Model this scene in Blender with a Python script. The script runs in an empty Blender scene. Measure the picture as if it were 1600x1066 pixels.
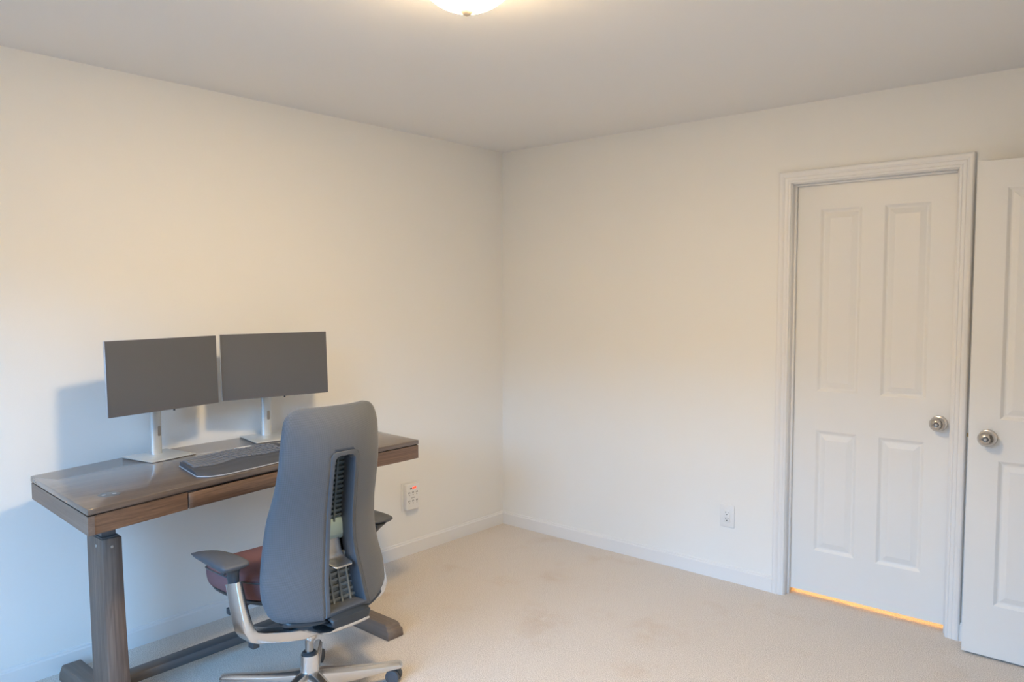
import bpy, bmesh, math, random
import numpy as np
from mathutils import Vector, Matrix
random.seed(4)
PI = math.pi
SC = bpy.context.scene
COL = SC.collection

# ------------------------------------------------------------------ camera
YAW, PITCH, ROLL = -0.7127, -0.0581, -0.0005
fw = Vector((math.sin(YAW)*math.cos(PITCH), math.cos(YAW)*math.cos(PITCH), math.sin(PITCH)))
rt = Vector((math.cos(YAW), -math.sin(YAW), 0))
up = rt.cross(fw)
rt2 = math.cos(ROLL)*rt + math.sin(ROLL)*up
up2 = -math.sin(ROLL)*rt + math.cos(ROLL)*up
cam_data = bpy.data.cameras.new('camera')
cam = bpy.data.objects.new('camera', cam_data)
COL.objects.link(cam)
cam.matrix_world = Matrix(((rt2.x, up2.x, -fw.x, 3.3222), (rt2.y, up2.y, -fw.y, -3.75),
                           (rt2.z, up2.z, -fw.z, 1.5), (0, 0, 0, 1)))
cam_data.sensor_width = 36
cam_data.lens = 36*1196.6/1600
cam_data.clip_start = 0.02
SC.camera = cam

# ------------------------------------------------------------------ view
SC.view_settings.view_transform = 'Standard'
SC.view_settings.look = 'None'
SC.view_settings.gamma = 1
SC.view_settings.use_curve_mapping = False
SC.view_settings.exposure = 0.26

# ------------------------------------------------------------------ world: overcast blue sky above a dim tree line
world = bpy.data.worlds.new('sky'); SC.world = world
world.use_nodes = True
wn = world.node_tree; wn.nodes.clear()
w_out = wn.nodes.new('ShaderNodeOutputWorld')
w_bg = wn.nodes.new('ShaderNodeBackground')
w_tc = wn.nodes.new('ShaderNodeTexCoord')
w_sep = wn.nodes.new('ShaderNodeSeparateXYZ')
w_ramp = wn.nodes.new('ShaderNodeValToRGB')
wn.links.new(w_tc.outputs['Generated'], w_sep.inputs[0])
wn.links.new(w_sep.outputs['Z'], w_ramp.inputs[0])
wn.links.new(w_ramp.outputs[0], w_bg.inputs[0])
wn.links.new(w_bg.outputs[0], w_out.inputs[0])
e = w_ramp.color_ramp.elements
SKY = (0.22, 0.545, 1.0); SKY_STRENGTH = 22.0
w_ramp.color_ramp.elements.new(0.28); w_ramp.color_ramp.elements.new(0.65)
for el, ps, k in zip(sorted(e, key=lambda q: q.position), (0.160, 0.215, 0.36, 0.70), (0.03, 1.0, 0.8, 0.25)):
    el.position = ps; el.color = (SKY[0]*k, SKY[1]*k, SKY[2]*k, 1)
w_bg.inputs[1].default_value = SKY_STRENGTH

H = 2.427          # ceiling height
RX, RY = 3.47, -4.05   # room extents
WIN = (0.95, 2.45, 0.50, 2.05)   # window opening in the rear wall: x0, x1, z0, z1

# a light portal that only guides sampling of the sky through the window
pl = bpy.data.lights.new('window_portal', 'AREA'); pl.shape = 'RECTANGLE'
pl.size = WIN[1]-WIN[0]; pl.size_y = WIN[3]-WIN[2]
pl.cycles.is_portal = True
po = bpy.data.objects.new('window_portal', pl); COL.objects.link(po)
po.location = ((WIN[0]+WIN[1])/2, RY-0.10, (WIN[2]+WIN[3])/2)
po.rotation_euler = (PI/2, 0, 0)     # emits towards +y

LAMP = (1.79, -2.17)
LAMP_STRENGTH = 58.0
DISC_POWER = 40.0
LAMP_COL = (1.0, 0.745, 0.415)
CLOSET_POWER = 60.0

# ------------------------------------------------------------------ materials
def new_mat(name):
    m = bpy.data.materials.new(name); m.use_nodes = True
    return m, m.node_tree, m.node_tree.nodes['Principled BSDF']
def mat(name, color, rough=0.5, metal=0.0, spec=0.5, noise=0.0, nscale=40, bump=0.0, bscale=200, coat=0.0, aniso=0.0):
    m, nt, b = new_mat(name)
    b.inputs['Base Color'].default_value = (*color, 1)
    b.inputs['Roughness'].default_value = rough
    b.inputs['Metallic'].default_value = metal
    b.inputs['Specular IOR Level'].default_value = spec
    b.inputs['Coat Weight'].default_value = coat
    if noise or bump:
        tc = nt.nodes.new('ShaderNodeTexCoord')
    if noise:
        n = nt.nodes.new('ShaderNodeTexNoise'); n.inputs['Scale'].default_value = nscale; n.inputs['Detail'].default_value = 4
        nt.links.new(tc.outputs['Object'], n.inputs['Vector'])
        mx = nt.nodes.new('ShaderNodeMix'); mx.data_type = 'RGBA'
        mx.inputs[6].default_value = (*[c*(1-noise) for c in color], 1)
        mx.inputs[7].default_value = (*[min(1, c*(1+noise)) for c in color], 1)
        nt.links.new(n.outputs[0], mx.inputs[0]); nt.links.new(mx.outputs[2], b.inputs['Base Color'])
    if bump:
        n = nt.nodes.new('ShaderNodeTexNoise'); n.inputs['Scale'].default_value = bscale; n.inputs['Detail'].default_value = 3
        nt.links.new(tc.outputs['Object'], n.inputs['Vector'])
        bp = nt.nodes.new('ShaderNodeBump'); bp.inputs['Strength'].default_value = bump; bp.inputs['Distance'].default_value = 0.002
        nt.links.new(n.outputs[0], bp.inputs['Height']); nt.links.new(bp.outputs[0], b.inputs['Normal'])
    return m

M = {}
M['wall'] = mat('wall_paint', (0.90, 0.888, 0.853), 0.75, spec=0.3, bump=0.12, bscale=260)
M['ceiling'] = mat('ceiling_paint', (0.89, 0.88, 0.865), 0.9, spec=0.2, bump=0.1, bscale=200)
M['trim'] = mat('trim_paint', (0.87, 0.86, 0.845), 0.38, spec=0.45)
M['door'] = mat('door_paint', (0.85, 0.84, 0.815), 0.40, spec=0.45, bump=0.05, bscale=500)
M['nickel'] = mat('satin_nickel', (0.62, 0.58, 0.54), 0.26, metal=1.0)
M['alu'] = mat('polished_aluminium', (0.74, 0.735, 0.73), 0.27, metal=1.0, bump=0.04, bscale=120)
M['alu_brushed'] = mat('brushed_aluminium', (0.66, 0.69, 0.70), 0.40, metal=0.55)
M['steel'] = mat('dull_steel', (0.42, 0.41, 0.40), 0.35, metal=1.0)
M['dark_metal'] = mat('dark_bronze_metal', (0.13, 0.127, 0.13), 0.45, metal=0.4)
M['plastic'] = mat('grey_plastic', (0.082, 0.090, 0.104), 0.42, bump=0.05, bscale=900)
M['plastic_dark'] = mat('dark_plastic', (0.035, 0.042, 0.05), 0.40)
M['plastic_pad'] = mat('armrest_rubber', (0.080, 0.087, 0.100), 0.50, bump=0.06, bscale=900)
M['frond'] = mat('ribbed_support_plastic', (0.075, 0.10, 0.115), 0.55)
M['frond_light'] = mat('lower_ribbed_plastic', (0.20, 0.22, 0.225), 0.5)
M['lumbar'] = mat('pale_teal_plastic', (0.30, 0.40, 0.40), 0.35)
M['screen'] = mat('screen_black', (0.108, 0.110, 0.114), 0.45, spec=0.6)
M['bezel'] = mat('bezel_black', (0.12, 0.115, 0.12), 0.40)
M['key_body'] = mat('keyboard_body', (0.068, 0.074, 0.090), 0.45, bump=0.05, bscale=900)
M['key'] = mat('key_plastic', (0.155, 0.168, 0.195), 0.42)
M['silver'] = mat('silver_plastic', (0.62, 0.64, 0.68), 0.35, metal=0.3)
M['white_plastic'] = mat('white_plastic', (0.88, 0.875, 0.86), 0.35)
M['ivory_plate'] = mat('plate_plastic', (0.86, 0.855, 0.84), 0.4)
M['slot'] = mat('socket_slot_dark', (0.03, 0.03, 0.03), 0.6)
M['label_grey'] = mat('label_grey', (0.28, 0.27, 0.28), 0.5)
M['grommet'] = mat('grommet_metal', (0.20, 0.21, 0.22), 0.35, metal=0.6)
M['grommet_port'] = mat('grommet_port_metal', (0.62, 0.64, 0.66), 0.25, metal=0.8)  # brighter metal of the two ports
M['finial'] = mat('brushed_pale_brass', (0.80, 0.66, 0.48), 0.5, metal=0.2)
M['brass'] = mat('aged_brass', (0.55, 0.42, 0.24), 0.35, metal=1.0)
M['window_frame'] = mat('window_vinyl', (0.8, 0.8, 0.8), 0.4)

def emis(name, color, s):
    m, nt, b = new_mat(name)
    b.inputs['Base Color'].default_value = (*color, 1)
    b.inputs['Emission Color'].default_value = (*color, 1)
    b.inputs['Emission Strength'].default_value = s
    return m
M['led'] = emis('red_indicator', (1.0, 0.10, 0.05), 0.9)
M['bulb'] = emis('closet_bulb', (1.0, 0.55, 0.18), 30)

# lamp glass: frosted, lit from inside
m, nt, b = new_mat('frosted_lamp_glass')
b.inputs['Base Color'].default_value = (0.9, 0.85, 0.78, 1)
b.inputs['Roughness'].default_value = 0.5
b.inputs['Emission Color'].default_value = (*LAMP_COL, 1)
b.inputs['Emission Strength'].default_value = LAMP_STRENGTH
g_tr = nt.nodes.new('ShaderNodeBsdfTransparent'); g_mx = nt.nodes.new('ShaderNodeMixShader'); g_mx.inputs[0].default_value = 0.5
g_out = nt.nodes['Material Output']
nt.links.new(g_tr.outputs[0], g_mx.inputs[1]); nt.links.new(b.outputs[0], g_mx.inputs[2]); nt.links.new(g_mx.outputs[0], g_out.inputs[0])
M['lamp_glass'] = m

# window pane: thin glass
m = bpy.data.materials.new('window_glass'); m.use_nodes = True
nt = m.node_tree; nt.nodes.clear()
o_ = nt.nodes.new('ShaderNodeOutputMaterial'); t_ = nt.nodes.new('ShaderNodeBsdfTransparent')
g_ = nt.nodes.new('ShaderNodeBsdfGlossy'); g_.inputs['Roughness'].default_value = 0.02
x_ = nt.nodes.new('ShaderNodeMixShader'); x_.inputs[0].default_value = 0.06
nt.links.new(t_.outputs[0], x_.inputs[1]); nt.links.new(g_.outputs[0], x_.inputs[2]); nt.links.new(x_.outputs[0], o_.inputs[0])
M['glass'] = m

# carpet: short beige pile with worn, warmer patches
m, nt, b = new_mat('beige_carpet')
b.inputs['Roughness'].default_value = 0.95; b.inputs['Specular IOR Level'].default_value = 0.1
b.inputs['Sheen Weight'].default_value = 0.25
tc = nt.nodes.new('ShaderNodeTexCoord')
n1 = nt.nodes.new('ShaderNodeTexNoise'); n1.inputs['Scale'].default_value = 250; n1.inputs['Detail'].default_value = 3
n2 = nt.nodes.new('ShaderNodeTexNoise'); n2.inputs['Scale'].default_value = 3.2; n2.inputs['Detail'].default_value = 5; n2.inputs['Roughness'].default_value = 0.62
for n in (n1, n2): nt.links.new(tc.outputs['Object'], n.inputs['Vector'])
r1 = nt.nodes.new('ShaderNodeValToRGB'); r1.color_ramp.elements[0].position = 0.36; r1.color_ramp.elements[1].position = 0.64
r1.color_ramp.elements[0].color = (0.63, 0.555, 0.485, 1); r1.color_ramp.elements[1].color = (0.98, 0.905, 0.825, 1)
r2 = nt.nodes.new('ShaderNodeValToRGB'); r2.color_ramp.elements[0].position = 0.57; r2.color_ramp.elements[1].position = 0.72
r2.color_ramp.elements[0].color = (1, 1, 1, 1); r2.color_ramp.elements[1].color = (0.94, 0.90, 0.855, 1)
mx = nt.nodes.new('ShaderNodeMix'); mx.data_type = 'RGBA'; mx.blend_type = 'MULTIPLY'; mx.inputs[0].default_value = 1
nt.links.new(n1.outputs[0], r1.inputs[0]); nt.links.new(n2.outputs[0], r2.inputs[0])
nt.links.new(r1.outputs[0], mx.inputs[6]); nt.links.new(r2.outputs[0], mx.inputs[7])
prev = mx.outputs[2]      # soiled, walked-on spots; the last is a warm tint beside the desk foot
for (sx, sy, sr, sk) in ((1.17, -1.03, 0.20, 0.4), (1.62, -0.80, 0.24, 0.3), (0.86, -0.55, 0.16, 0.3), (1.28, -1.22, 0.13, 0.25), (1.32, -0.80, 0.12, 0.25), (0.36, -1.30, 0.16, 0.3)):
    vd = nt.nodes.new('ShaderNodeVectorMath'); vd.operation = 'DISTANCE'; vd.inputs[1].default_value = (sx, sy, 0)
    va = nt.nodes.new('ShaderNodeMapping'); va.inputs['Scale'].default_value = (1, 1, 0)
    nt.links.new(tc.outputs['Object'], va.inputs['Vector']); nt.links.new(va.outputs[0], vd.inputs[0])
    mr = nt.nodes.new('ShaderNodeMapRange'); mr.inputs[1].default_value = sr; mr.inputs[2].default_value = sr*0.1; mr.interpolation_type = 'SMOOTHSTEP'
    nt.links.new(vd.outputs['Value'], mr.inputs[0])
    n3 = nt.nodes.new('ShaderNodeTexNoise'); n3.inputs['Scale'].default_value = 14; n3.inputs['Detail'].default_value = 5; nt.links.new(tc.outputs['Object'], n3.inputs['Vector'])
    m3 = nt.nodes.new('ShaderNodeMapRange'); m3.inputs[1].default_value = 0.35; m3.inputs[2].default_value = 0.65; m3.inputs[4].default_value = sk
    nt.links.new(n3.outputs[0], m3.inputs[0])
    mm = nt.nodes.new('ShaderNodeMath'); mm.operation = 'MULTIPLY'; nt.links.new(mr.outputs[0], mm.inputs[0]); nt.links.new(m3.outputs[0], mm.inputs[1])
    m4 = nt.nodes.new('ShaderNodeMix'); m4.data_type = 'RGBA'; m4.blend_type = 'MULTIPLY'; m4.inputs[7].default_value = (0.80, 0.66, 0.53, 1)
    nt.links.new(mm.outputs[0], m4.inputs[0]); nt.links.new(prev, m4.inputs[6]); prev = m4.outputs[2]
nt.links.new(prev, b.inputs['Base Color'])
bp = nt.nodes.new('ShaderNodeBump'); bp.inputs['Strength'].default_value = 0.8; bp.inputs['Distance'].default_value = 0.006
nt.links.new(n1.outputs[0], bp.inputs['Height']); nt.links.new(bp.outputs[0], b.inputs['Normal'])
M['carpet'] = m

# stained wood with grain along the local Y axis
def wood(name, c0, c1, rough, grain=(14, 0.7, 60), coat=0.0, cr=0.2):
    m, nt, b = new_mat(name)
    tc = nt.nodes.new('ShaderNodeTexCoord'); mp = nt.nodes.new('ShaderNodeMapping')
    mp.inputs['Scale'].default_value = grain
    nt.links.new(tc.outputs['Object'], mp.inputs['Vector'])
    n = nt.nodes.new('ShaderNodeTexNoise'); n.inputs['Scale'].default_value = 3.0; n.inputs['Detail'].default_value = 7
    n.inputs['Roughness'].default_value = 0.6; n.inputs['Distortion'].default_value = 0.7
    nt.links.new(mp.outputs[0], n.inputs['Vector'])
    r = nt.nodes.new('ShaderNodeValToRGB')
    r.color_ramp.elements[0].position = 0.3; r.color_ramp.elements[0].color = (*c0, 1)
    r.color_ramp.elements[1].position = 0.72; r.color_ramp.elements[1].color = (*c1, 1)
    nt.links.new(n.outputs[0], r.inputs[0]); nt.links.new(r.outputs[0], b.inputs['Base Color'])
    bp = nt.nodes.new('ShaderNodeBump'); bp.inputs['Strength'].default_value = 0.10; bp.inputs['Distance'].default_value = 0.001
    nt.links.new(n.outputs[0], bp.inputs['Height']); nt.links.new(bp.outputs[0], b.inputs['Normal'])
    b.inputs['Roughness'].default_value = rough
    b.inputs['Coat Weight'].default_value = coat; b.inputs['Coat Roughness'].default_value = cr
    return m
M['wood'] = wood('walnut_stained_wood', (0.088, 0.050, 0.031), (0.225, 0.130, 0.079), 0.40, coat=0.35, cr=0.28)
M['wood_top'] = wood('walnut_stained_reflection_top', (0.098, 0.069, 0.053), (0.165, 0.123, 0.097), 0.38, coat=1.0, cr=0.13)  # greyer than the apron: the wall's reflection is put into the colour
M['wood_side'] = wood('walnut_side_board', (0.11, 0.074, 0.056), (0.20, 0.137, 0.103), 0.45, grain=(0.7, 14, 60), coat=0.3, cr=0.3)
M['wood_gap'] = mat('dark_stained_recess', (0.05, 0.035, 0.028), 0.6)
M['wood_leg'] = wood('weathered_leg_wood', (0.105, 0.074, 0.059), (0.205, 0.150, 0.120), 0.5, grain=(40, 40, 1.2))
M['wood_foot'] = wood('weathered_foot_wood', (0.150, 0.116, 0.095), (0.215, 0.168, 0.138), 0.5, grain=(1.0, 22, 22))

# woven mesh fabric of the chair back
def weave(name, ca, cb, pitch, rough=0.8, amt=0.5):
    m, nt, b = new_mat(name)
    tc = nt.nodes.new('ShaderNodeAttribute'); tc.attribute_name = 'weave'; mp = nt.nodes.new('ShaderNodeMapping')
    mp.inputs['Rotation'].default_value = (PI/4, 0, 0)
    k = 2*PI/pitch
    nt.links.new(tc.outputs['Vector'], mp.inputs['Vector'])
    sp = nt.nodes.new('ShaderNodeSeparateXYZ'); nt.links.new(mp.outputs[0], sp.inputs[0])
    sines = []
    for ax in ('Y', 'Z'):
        mu = nt.nodes.new('ShaderNodeMath'); mu.operation = 'MULTIPLY'; mu.inputs[1].default_value = k
        si = nt.nodes.new('ShaderNodeMath'); si.operation = 'SINE'
        nt.links.new(sp.outputs[ax], mu.inputs[0]); nt.links.new(mu.outputs[0], si.inputs[0]); sines.append(si)
    pr = nt.nodes.new('ShaderNodeMath'); pr.operation = 'MULTIPLY'
    nt.links.new(sines[0].outputs[0], pr.inputs[0]); nt.links.new(sines[1].outputs[0], pr.inputs[1])
    mr = nt.nodes.new('ShaderNodeMapRange'); mr.inputs[1].default_value = -0.6; mr.inputs[2].default_value = 0.6
    nt.links.new(pr.outputs[0], mr.inputs[0])
    mx = nt.nodes.new('ShaderNodeMix'); mx.data_type = 'RGBA'
    mx.inputs[6].default_value = (*ca, 1); mx.inputs[7].default_value = (*cb, 1)
    nt.links.new(mr.outputs[0], mx.inputs[0]); nt.links.new(mx.outputs[2], b.inputs['Base Color'])
    bp = nt.nodes.new('ShaderNodeBump'); bp.inputs['Strength'].default_value = amt; bp.inputs['Distance'].default_value = 0.001
    nt.links.new(pr.outputs[0], bp.inputs['Height']); nt.links.new(bp.outputs[0], b.inputs['Normal'])
    b.inputs['Roughness'].default_value = rough; b.inputs['Specular IOR Level'].default_value = 0.3
    b.inputs['Sheen Weight'].default_value = 0.15
    return m
M['mesh_fabric'] = weave('grey_mesh_fabric', (0.085, 0.092, 0.106), (0.142, 0.154, 0.174), 0.0048, amt=0.3)
M['seat_fabric'] = mat('maroon_fabric', (0.215, 0.112, 0.115), 0.8, spec=0.2, noise=0.12, nscale=300, bump=0.25, bscale=900)

# ------------------------------------------------------------------ helpers
def setp(o, label=None, cat=None, group=None, kind=None):
    if label: o['label'] = label
    if cat: o['category'] = cat
    if group: o['group'] = group
    if kind: o['kind'] = kind
    return o
def link(name, bm, m, parent=None, smooth=False, bevel=0.0, seg=2, subsurf=0, solid=0.0, angle=0.6):
    bmesh.ops.recalc_face_normals(bm, faces=bm.faces)
    me = bpy.data.meshes.new(name); bm.to_mesh(me); bm.free()
    if smooth:
        for p in me.polygons: p.use_smooth = True
        if smooth != 'all':
            for p in me.polygons: p.use_smooth = True
            me.set_sharp_from_angle(angle=angle)
    me.materials.append(m)
    o = bpy.data.objects.new(name, me); COL.objects.link(o)
    if parent is not None: o.parent = parent
    if solid:
        md = o.modifiers.new('solid', 'SOLIDIFY'); md.thickness = solid; md.offset = 0
    if bevel:
        md = o.modifiers.new('bevel', 'BEVEL'); md.width = bevel; md.segments = seg; md.limit_method = 'ANGLE'; md.angle_limit = 0.6
        for p in me.polygons: p.use_smooth = True
        md.harden_normals = False
        me.set_sharp_from_angle(angle=1.2) if False else None
    if subsurf:
        md = o.modifiers.new('sub', 'SUBSURF'); md.levels = subsurf; md.render_levels = subsurf
    return o
def empty(name, loc, rz=0.0):
    o = bpy.data.objects.new(name, None); COL.objects.link(o)
    o.location = loc; o.rotation_euler = (0, 0, rz); o.empty_display_size = 0.05
    return o
def box(bm, x0, x1, y0, y1, z0, z1, mtx=None):
    vs = [bm.verts.new((x, y, z)) for x in (x0, x1) for y in (y0, y1) for z in (z0, z1)]
    for f in ((0,1,3,2), (4,6,7,5), (0,4,5,1), (2,3,7,6), (0,2,6,4), (1,5,7,3)):
        bm.faces.new([vs[i] for i in f])
    if mtx is not None:
        for v in vs: v.co = mtx @ v.co
    return vs
def lathe(bm, prof, n=32, mtx=None, cap=True):
    rings = []
    for r, z in prof:
        if r < 1e-6: rings.append([bm.verts.new((0, 0, z))])
        else: rings.append([bm.verts.new((r*math.cos(2*PI*i/n), r*math.sin(2*PI*i/n), z)) for i in range(n)])
    for a, b in zip(rings, rings[1:]):
        for i in range(n):
            j = (i+1) % n
            if len(a) == 1 and len(b) == 1: continue
            if len(a) == 1: bm.faces.new((a[0], b[i], b[j]))
            elif len(b) == 1: bm.faces.new((a[i], b[0], a[j]))
            else: bm.faces.new((a[i], b[i], b[j], a[j]))
    if cap:
        for r in (rings[0], rings[-1]):
            if len(r) > 2: bm.faces.new(r)
    vs = [v for r in rings for v in r]
    if mtx is not None:
        for v in vs: v.co = mtx @ v.co
def loft(bm, rings, close=True, cap=True):
    R = [[bm.verts.new(p) for p in r] for r in rings]
    n = len(R[0])
    for a, b in zip(R, R[1:]):
        for i in range(n if close else n-1):
            j = (i+1) % n
            bm.faces.new((a[i], b[i], b[j], a[j]))
    if cap and close:
        bm.faces.new(R[0]); bm.faces.new(R[-1])
    return R
def prism(bm, pts, z0, z1):
    a = [bm.verts.new((x, y, z0)) for x, y in pts]; b = [bm.verts.new((x, y, z1)) for x, y in pts]
    n = len(pts)
    bm.faces.new(a[::-1]); bm.faces.new(b)
    for i in range(n): bm.faces.new((a[i], a[(i+1) % n], b[(i+1) % n], b[i]))
def rrect(w, h, r, n=5):
    pts = []
    for cx, cy, a0 in ((w/2-r, h/2-r, 0), (-w/2+r, h/2-r, PI/2), (-w/2+r, -h/2+r, PI), (w/2-r, -h/2+r, 3*PI/2)):
        for i in range(n+1):
            a = a0 + PI/2*i/n
            pts.append((cx+r*math.cos(a), cy+r*math.sin(a)))
    return pts
def bar(bm, path, sect, upv=(0, 0, 1), scales=None):
    """sweep a 2-D section (side, up) along a path"""
    path = [Vector(p) for p in path]; rings = []
    for i, p in enumerate(path):
        t = (path[min(i+1, len(path)-1)] - path[max(i-1, 0)]).normalized()
        s = t.cross(Vector(upv)).normalized(); u = s.cross(t).normalized()
        k = scales[i] if scales else (1, 1)
        rings.append([p + s*a*k[0] + u*b*k[1] for a, b in sect])
    loft(bm, rings)
def circ(r, n=16): return [(r*math.cos(2*PI*i/n), r*math.sin(2*PI*i/n)) for i in range(n)]
def catmull(xs, ys):
    xs = np.array(xs, float); ys = np.array(ys, float)
    o = np.argsort(xs); xs = xs[o]; ys = ys[o]
    d = np.gradient(ys, xs)
    def f(x):
        x = min(max(x, xs[0]), xs[-1])
        i = min(max(int(np.searchsorted(xs, x))-1, 0), len(xs)-2)
        h = xs[i+1]-xs[i]; t = (x-xs[i])/h
        return float((2*t**3-3*t**2+1)*ys[i] + (t**3-2*t**2+t)*h*d[i] + (-2*t**3+3*t**2)*ys[i+1] + (t**3-t**2)*h*d[i+1])
    return f

# ------------------------------------------------------------------ room shell
T = 0.11
CL = (1.892, 2.605, 2.045)       # closet opening x0, x1, top
DY = (-0.895, -0.125, 2.05)      # doorway in the near side wall: y0, y1, top
bm = bmesh.new(); box(bm, -T, RX+1.3, RY-T, 1.0, -0.10, 0.0)
setp(link('floor', bm, M['carpet']), kind='structure')
bm = bmesh.new(); box(bm, -T, RX+1.3, RY-T, 1.0, H, H+0.1)
setp(link('ceiling', bm, M['ceiling']), kind='structure')
bm = bmesh.new(); box(bm, -T, 0, RY-T, T, 0, H)
setp(link('wall_left', bm, M['wall']), kind='structure')
bm = bmesh.new()
box(bm, 0, CL[0]-0.019, 0, T, 0, H); box(bm, CL[1]+0.019, RX+1.3, 0, T, 0, H); box(bm, CL[0]-0.019, CL[1]+0.019, 0, T, CL[2]+0.019, H)
setp(link('wall_right', bm, M['wall']), kind='structure')
bm = bmesh.new()
box(bm, RX, RX+T, RY-T, DY[0], 0, H); box(bm, RX, RX+T, DY[1], 0, 0, H); box(bm, RX, RX+T, DY[0], DY[1], DY[2], H)
setp(link('wall_near', bm, M['wall']), kind='structure')
bm = bmesh.new()
box(bm, 0, WIN[0], RY-T, RY, 0, H); box(bm, WIN[1], RX, RY-T, RY, 0, H)
box(bm, WIN[0], WIN[1], RY-T, RY, 0, WIN[2]); box(bm, WIN[0], WIN[1], RY-T, RY, WIN[3], H)
setp(link('wall_rear', bm, M['wall']), kind='structure')
# closet behind the closed door, hall beyond the doorway
bm = bmesh.new()
box(bm, 1.3, 1.36, T, 1.0, 0, H); box(bm, 3.2, 3.26, T, 1.0, 0, H); box(bm, 1.3, 3.26, 0.9, 0.96, 0, H)
setp(link('wall_closet', bm, M['wall']), kind='structure')
bm = bmesh.new()
box(bm, RX+1.2, RX+1.3, RY-T, 0, 0, H); box(bm, RX+T, RX+1.3, RY-T, RY, 0, H)
setp(link('wall_hall', bm, M['wall']), kind='structure')

# window in the rear wall
w = empty('window_1', (0, 0, 0)); setp(w, kind='structure')
x0, x1, z0, z1 = WIN
bm = bmesh.new(); f = 0.045
box(bm, x0, x0+f, RY-0.08, RY-0.03, z0, z1); box(bm, x1-f, x1, RY-0.08, RY-0.03, z0, z1)
box(bm, x0+f, x1-f, RY-0.08, RY-0.03, z0, z0+f); box(bm, x0+f, x1-f, RY-0.08, RY-0.03, z1-f, z1)
box(bm, x0+f, x1-f, RY-0.075, RY-0.035, (z0+z1)/2-0.02, (z0+z1)/2+0.02)
link('window_frame', bm, M['window_frame'], w)
bm = bmesh.new(); box(bm, x0+f, x1-f, RY-0.058, RY-0.054, z0+f, (z0+z1)/2-0.02); box(bm, x0+f, x1-f, RY-0.058, RY-0.054, (z0+z1)/2+0.02, z1-f)
link('pane', bm, M['glass'], w)
bm = bmesh.new(); box(bm, x0-0.05, x1+0.05, RY-0.03, RY+0.03, z0-0.025, z0)
link('window_sill', bm, M['trim'], w, bevel=0.004)

# baseboards: board with a small stepped cap
BP = [(0, 0), (0.013, 0), (0.013, 0.068), (0.0105, 0.072), (0.008, 0.0735), (0.0075, 0.079), (0.0045, 0.0825), (0, 0.0825)]
def baseboard(name, a, b, nrm):
    bm = bmesh.new(); A = Vector((*a, 0)); B = Vector((*b, 0)); N = Vector((*nrm, 0))
    loft(bm, [[P + N*o + Vector((0, 0, z)) for o, z in BP] for P in (A, B)])
    setp(link(name, bm, M['trim']), kind='structure')
CW = 0.058
baseboard('baseboard_left', (0, RY), (0, 0), (1, 0))
baseboard('baseboard_right', (0.0, 0), (CL[0]-CW-0.004, 0), (0, -1))
baseboard('baseboard_right', (CL[1]+CW+0.004, 0), (RX, 0), (0, -1))
baseboard('baseboard_near', (RX, RY), (RX, DY[0]-CW-0.004), (-1, 0))
baseboard('baseboard_rear', (0, RY), (RX, RY), (0, 1))

# moulded casings
CP = [(0, 0), (0, 0.008), (0.003, 0.0105), (0.009, 0.0115), (0.012, 0.0095), (0.016, 0.012), (0.026, 0.0135), (0.029, 0.0115), (0.033, 0.0145),
      (0.040, 0.018), (0.050, 0.0185), (0.055, 0.0165), (0.058, 0.012), (0.058, 0)]
def casing(name, u0, u1, zt, tf):
    """tf(u, out, z) -> world point"""
    bm = bmesh.new(); rings = []
    for k in range(4):
        ring = []
        for o, h in CP:
            uu = u0-0.004-o if k < 2 else u1+0.004+o
            zz = 0.0 if k in (0, 3) else zt+0.004+o
            ring.append(tf(uu, h, zz))
        rings.append(ring)
    loft(bm, rings)
    return bm
setp(link('trim_1', casing('c', CL[0], CL[1], CL[2], lambda u, o, z: (u, -o, z)), M['trim']), kind='structure')
setp(link('trim_2', casing('c', DY[0], DY[1]+0.02, DY[2], lambda u, o, z: (RX-o, u, z)), M['trim']), kind='structure')
# closet door jamb with stop
bm = bmesh.new(); x0, x1, zt = CL
box(bm, x0-0.019, x0, -0.001, T, 0, zt+0.019); box(bm, x1, x1+0.019, -0.001, T, 0, zt+0.019); box(bm, x0, x1, -0.001, T, zt, zt+0.019)
box(bm, x0, x0+0.010, 0.030, 0.050, 0, zt); box(bm, x1-0.010, x1, 0.030, 0.050, 0, zt); box(bm, x0+0.010, x1-0.010, 0.030, 0.050, zt-0.010, zt)
setp(link('trim_3', bm, M['trim'], bevel=0.001, seg=1), kind='structure')
bm = bmesh.new(); y0, y1, zt = DY
box(bm, RX-0.001, RX+T, y0, y0+0.019, 0, zt); box(bm, RX-0.001, RX+T, y1-0.012, y1+0.0, 0, zt); box(bm, RX-0.001, RX+T, y0+0.019, y1-0.012, zt-0.019, zt)
setp(link('trim_4', bm, M['trim']), kind='structure')

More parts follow.
